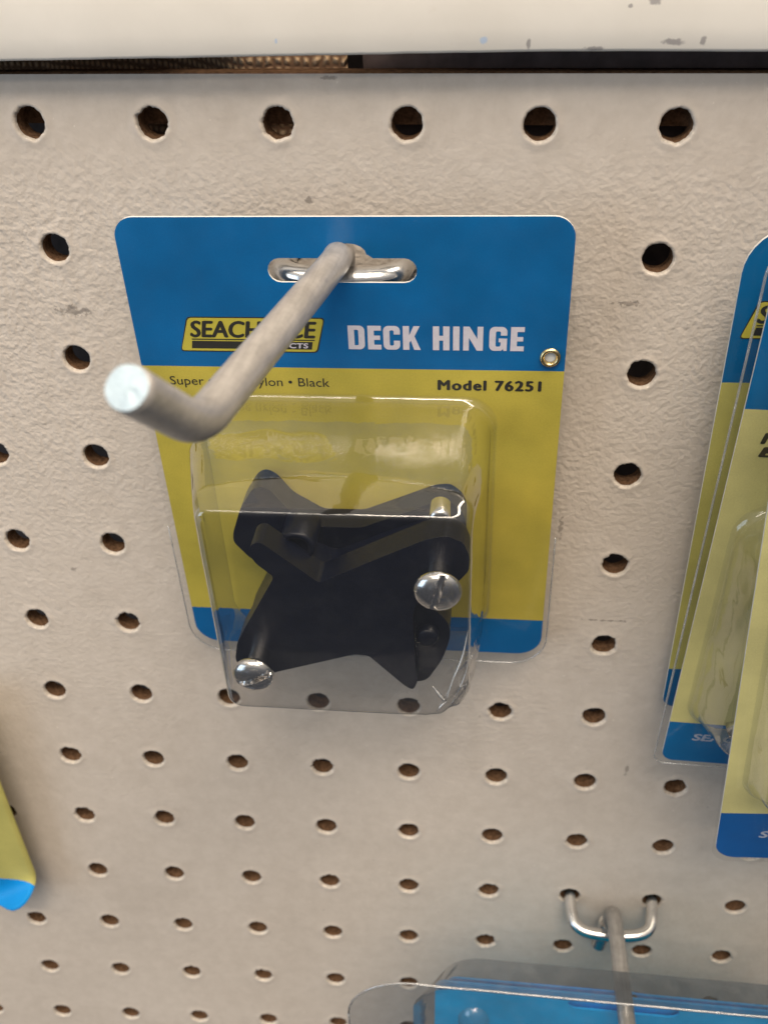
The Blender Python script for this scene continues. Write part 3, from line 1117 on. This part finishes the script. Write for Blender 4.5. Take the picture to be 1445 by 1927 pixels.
for u, v, r, n0, n1 in ((-11.0, 66.5, 4.0, 8.6, 18.0), (-20.0, 93.5, 4.2, 8.6, 17.6)):
    bm = bmesh.new()
    rg = lathe_n(bm, u, v, [(r, n0), (r, n1 - 0.5), (r - 0.3, n1), (r - 1.4, n1), (r - 1.5, n1 - 2)])
    bm.faces.new(rg[-1])
    mesh_obj("boss", bm, M["nylon"], hinge)
# side lobe of the lower right arm, with its small knob
bm = bmesh.new()
plate(bm, smooth_poly([(12.5, 79), (18.5, 80.0), (22.2, 84.5), (22.6, 89.0), (20.8, 96.0), (17.0, 103.6), (12.5, 103.8)], 2.4), 9.5, 20.4, conv=lambda u, v, n: L(u, v, n) - HO)
o = mesh_obj("arm_lobe", bm, M["nylon"], hinge)
b = o.modifiers.new("bevel", 'BEVEL')
b.width, b.segments, b.limit_method, b.angle_limit, b.harden_normals = 0.0008, 3, 'ANGLE', math.radians(50), True
bm = bmesh.new()
rg = lathe_n(bm, 17.4, 87.6, [(2.5, 19.8), (2.5, 22.2), (2.0, 22.7), (0.4, 22.8)], 28)
bm.faces.new(rg[-1])
mesh_obj("knob", bm, M["nylon"], hinge)


def screw(u, v, head_n, rot, r=4.6):
    bm = bmesh.new()
    # pan head with a straight slot: a fine polar grid, pressed down along the slot
    R_, S = 22, 72
    rings = []
    for i in range(R_ + 1):
        t = i / R_
        ring = []
        for k in range(S):
            a = 2 * math.pi * k / S
            q = r * math.sin(t * math.pi / 2)
            h = 2.5 * math.cos(t * math.pi / 2) ** 0.85
            x, y = q * math.cos(a), q * math.sin(a)
            across = x * math.cos(rot) + y * math.sin(rot)
            if abs(across) < 0.62:
                h = min(h, 0.75)
            ring.append(bm.verts.new(L(u + x, v + y, head_n + h) - HO))
            if i == 0:
                break
        rings.append(ring)
    for k in range(S):
        bm.faces.new((rings[0][0], rings[1][k], rings[1][(k + 1) % S]))
    for i in range(1, R_):
        for k in range(S):
            bm.faces.new((rings[i][k], rings[i][(k + 1) % S], rings[i + 1][(k + 1) % S], rings[i + 1][k]))
    under = [[bm.verts.new(L(u + rr * math.cos(2 * math.pi * k / S), v + rr * math.sin(2 * math.pi * k / S), head_n + dn) - HO) for k in range(S)] for rr, dn in ((r - 0.15, -0.35), (2.45, -0.6))]
    prev = rings[-1]
    for ring in under:
        for k in range(S):
            bm.faces.new((prev[k], prev[(k + 1) % S], ring[(k + 1) % S], ring[k]))
        prev = ring
    s = mesh_obj("screw", bm, M["steel"], hinge)
    hard_edges(s, 40)
    bm = bmesh.new()
    lathe_n(bm, u, v, [(2.45, head_n - 0.3), (2.45, 1.0)], 28)
    mesh_obj("shank", bm, M["steel"], s)


bm = bmesh.new()
rg = lathe_n(bm, 19.8, 60.6, [(2.3, 8.8), (2.3, 13.6), (1.9, 14.2), (0.4, 14.3)], 28)  # short steel cylinder between the leaves at the upper right
bm.faces.new(rg[-1])
mesh_obj("steel_stub", bm, M["steel"], hinge)
screw(20.2, 66.4, 30.3, 0.25, 5.0)
screw(-21.0, 93.2, 30.3, 1.15, 4.75)


# ------------------------------------------------------------------ the three packs hung at the right edge
def side_pack(TL, V, W, H, matname, label, flange, box, radius, film, badge=None, badge_n=0.03, lean=0.0, inset=0.0, rim=0.0):
    V = Vector(V).normalized()
    U = Vector((1, 0.012 + lean, 0.0))
    U = (U - V * U.dot(V)).normalized()
    P = Vector(TL) * MM + U * ((W / 2 + inset) * MM)
    root = empty("blister_pack", mw=frame(P, U, V))
    tag(root, label, "blister pack", "carded blister packs")
    bm = bmesh.new()
    plate(bm, dense(rrect(-W / 2, W / 2, 0, H, radius), 4), -0.6, 0.0, [slot_outline(8.2, 13.2, 14.8, -3.2, 3.2, 4.8)], 1)
    c = mesh_obj("card", bm, [M[matname], M["edge"]], root, False)
    blister("blister", flange, box, film, root, 0.15, rim=rim, rim_from=1)
    if badge:
        logo(c, badge[0], badge[1], 30.8, 7.4, badge_n)
    return root, c


WA = 102.4
ra, ca = side_pack((140.3, -14.0, -14.6), (0.0171, 0.0479, -0.9987), WA, 125.3, "card_a", "rearmost card of the right hand stack, flat against the pegboard",
          (0.45, -WA / 2 - 1.2, WA / 2 + 1.2, -0.6, 126.5, (9, 9, 5, 5)),
          [(0.45, -25, 36, 42, 108, 6), (2, -24, 35, 43, 107, 6), (6, -23, 34, 44, 106, 6), (7.5, -22, 33, 45, 105, 5)], (9, 9, 3, 3), M["film_old"], (-49.3, 14.7))
rb, cb = side_pack((142.6, -22.0, -16.5), (-0.0179, 0.0302, -0.9994), 92.6, 132.2, "card_b", "middle card of the right hand stack with a clear blister and a shiny tip",
          (0.5, -48.3, 48.3, -0.6, 132.9, (5, 5, 3, 3)),
          [(0.5, -43.3, 36, 53, 119, 8), (1.6, -42.3, 35, 54, 118, 8), (12, -39.3, 32.5, 56, 115, 6), (14.3, -38.4, 31.5, 57, 114, 5), (15, -37.3, 30.5, 58, 113, 4)], (9, 9, 3, 3), M["film_old"], None, inset=1.9, rim=0.26)
mesh_obj("name_lettering", text_bm("NYLON", -41.6, -22, 36.6, 39.0, 0.05, 0.0, 0.15, 0.02, 1.0, 0.22), M["ink"], cb, False)
mesh_obj("name_lettering", text_bm("EACH", -41.4, -22, 39.8, 42.0, 0.05, 0.0, 0.15, 0.02, 1.0, 0.22), M["ink"], cb, False)
mesh_obj("maker_lettering", text_bm("SEACHOICE", -39.9, -16, 122.2, 124.4, 0.05, 0.0, 0.18, 0.02, 1.0, 0.15), M["grey"], cb, False)
rc, cc = side_pack((141.5, -45.0, -9.4), (0.0881, 0.0704, -0.9936), 98.0, 156.2, "card_c", "frontmost card of the right hand stack, hanging lowest with a blue foot band",
          (0.5, -50.0, 50.0, -0.6, 157.2, (9, 9, 5, 5)),
          [(0.5, -45.6, 40, 48, 134, 9), (1.6, -44.6, 39, 49, 133, 9), (7, -42.4, 37, 51, 131, 8), (9, -41, 36, 52, 129.6, 7)], (9, 9, 5, 5), M["film_old"], None)
mesh_obj("maker_lettering", text_bm("SEACHOICE", -39.4, -15, 145.4, 147.8, 0.05, 0.0, 0.18, 0.02, 1.0, 0.15), M["grey"], cc, False)
# bright metal pin inside the middle pack
bm = bmesh.new()
pin = empty("metal_pin", mw=rb.matrix_world @ Matrix.Translation(L(-33.5, 112, 4)))
tube(bm, [L(0, 4, 0), L(3.5, 2, 0.5), L(24, -9, 0)], 0.0019, 20, round_end=0.0008)
mesh_obj("shaft", bm, M["steel"], pin)
tag(pin, "shiny metal pin tip inside the middle pack of the right hand stack", "pin")

# ------------------------------------------------------------------ curled card corner at the left edge
bm = bmesh.new()
W, H = 88.0, 88.5
FP = frame((-0.0445, -0.0165, -0.1478), (1, 0.01, 0), (0.034, 0.0, -1))
rows = 60
cols = 40
grid = []
for i in range(rows + 1):
    v = H * (1 - (1 - i / rows) ** 1.5)
    rr = 9.0
    inset = 0.0
    if v > H - rr:
        inset = rr - math.sqrt(max(0, rr * rr - (v - (H - rr)) ** 2))
    line = []
    for j in range(cols + 1):
        u = -W + (W - inset) * (j / cols)
        # corner folded towards the room along a slanting crease
        sd = 0.51 * u + 0.86 * (v - 73.5)
        n = 0.0
        vv, uu = v, u
        if sd > 0:
            th, acc_n, acc_s, st = 0.0, 0.0, 0.0, sd / 12
            for q in range(12):
                th = 1.05 * min(1.0, (q + 0.5) * st / 5.0)
                acc_n += math.sin(th) * st
                acc_s += math.cos(th) * st
            n = acc_n
            uu = u - 0.51 * (sd - acc_s)
            vv = v - 0.86 * (sd - acc_s)
        line.append(bm.verts.new(L(uu, vv, n + 0.2 * math.sin(u * 0.05))))
    grid.append(line)
for i in range(rows):
    for j in range(cols):
        bm.faces.new((grid[i][j], grid[i][j + 1], grid[i + 1][j + 1], grid[i + 1][j]))
ex = bmesh.ops.extrude_face_region(bm, geom=list(bm.faces))
for w in [g for g in ex["geom"] if isinstance(g, bmesh.types.BMVert)]:
    w.co.y += 0.00055
left = empty("hanging_card", mw=FP)
tag(left, "curled yellow card with a blue corner at the left edge", "card")
M["card_d"] = printed_card("printed_card_curled_corner", -50, 78.0, (0.004, 0.26, 0.66), (0.46, 0.42, 0.13))
mesh_obj("card", bm, M["card_d"], left)

# ------------------------------------------------------------------ clear case with a blue card at the bottom
CP = frame((0.1405, -0.042, -0.2205), (1, 0.006, 0.012), (0, 0.03, -1))
case = empty("clear_case_pack", mw=CP)
tag(case, "wide clear plastic case with a blue card hung on the lower right hook", "plastic case", "carded blister packs")
bm = bmesh.new()
hole = slot_outline(6.9, 12.1, 15.5, -3.4, 3.4, 6.1)
sheet(bm, dense(rrect(-78.5, 78.5, -1.8, 110, (19, 19, 8, 8)), 4), 0.0)
fl = mesh_obj("front_sheet", bm, M["film_grey"], case, False)
bm = bmesh.new()
pts = [L(u, v + 0.25 * noise.noise(Vector((u * 0.09, 1, 2))), 0) for u, v in dense(rrect(-78.5, 78.5, -1.8, 110, (19, 19, 8, 8)), 4)]
tube(bm, pts + pts[:1], 0.0003, 10)
mesh_obj("rim", bm, M["film_edge"], case)
bm = bmesh.new()
secs = [(-11.5, 2.0), (-1.5, 0.6), (-0.7, 0.3)]
for (n0, v0), (n1, v1) in zip(secs, secs[1:]):
    o0 = rrect(-60 - 0.7 * n0, 60, v0, 100, (12, 8, 4, 4), 8)
    o1 = rrect(-60 - 0.7 * n1, 60, v1, 100, (12, 8, 4, 4), 8)
    A = [bm.verts.new(L(u, v, n0)) for u, v in o0]
    B_ = [bm.verts.new(L(u, v, n1)) for u, v in o1]
    for k in range(len(A)):
        bm.faces.new((A[k], A[(k + 1) % len(A)], B_[(k + 1) % len(A)], B_[k]))
mesh_obj("box", bm, M["film_smoke"], case)
bm = bmesh.new()
plate(bm, dense(rrect(-53.5, 56, 4.4, 95, 3), 4), -5.6, -5.0, [hole], 1)
ce = mesh_obj("card", bm, [M["card_e"], M["card_e"]], case, False)
bm = bmesh.new()
plate(bm, dense(rrect(-50, 55, 5.6, 95, 3), 4), -7.6, -7.0, [[(1.2 + 3.1 * math.cos(2 * math.pi * k / 24), 8.2 - 3.4 * math.sin(2 * math.pi * k / 24)) for k in range(24)]], 1)
mesh_obj("rear_card", bm, [M["card_e"], M["card_e"]], case, False)
bm = bmesh.new()
rg = []
for r, n in ((4.6, -0.2), (4.4, 0.8), (3.4, 2.0), (1.8, 2.6), (0.5, 2.7)):
    rg.append([bm.verts.new(L(-42.0 + r * math.cos(2 * math.pi * k / 28), 14.5 + 1.5 * r * math.sin(2 * math.pi * k / 28), n)) for k in range(28)])
for i in range(len(rg) - 1):
    for k in range(28):
        bm.faces.new((rg[i][k], rg[i][(k + 1) % 28], rg[i + 1][(k + 1) % 28], rg[i + 1][k]))
bm.faces.new(rg[-1])
mesh_obj("snap_button", bm, M["film_old"], case)
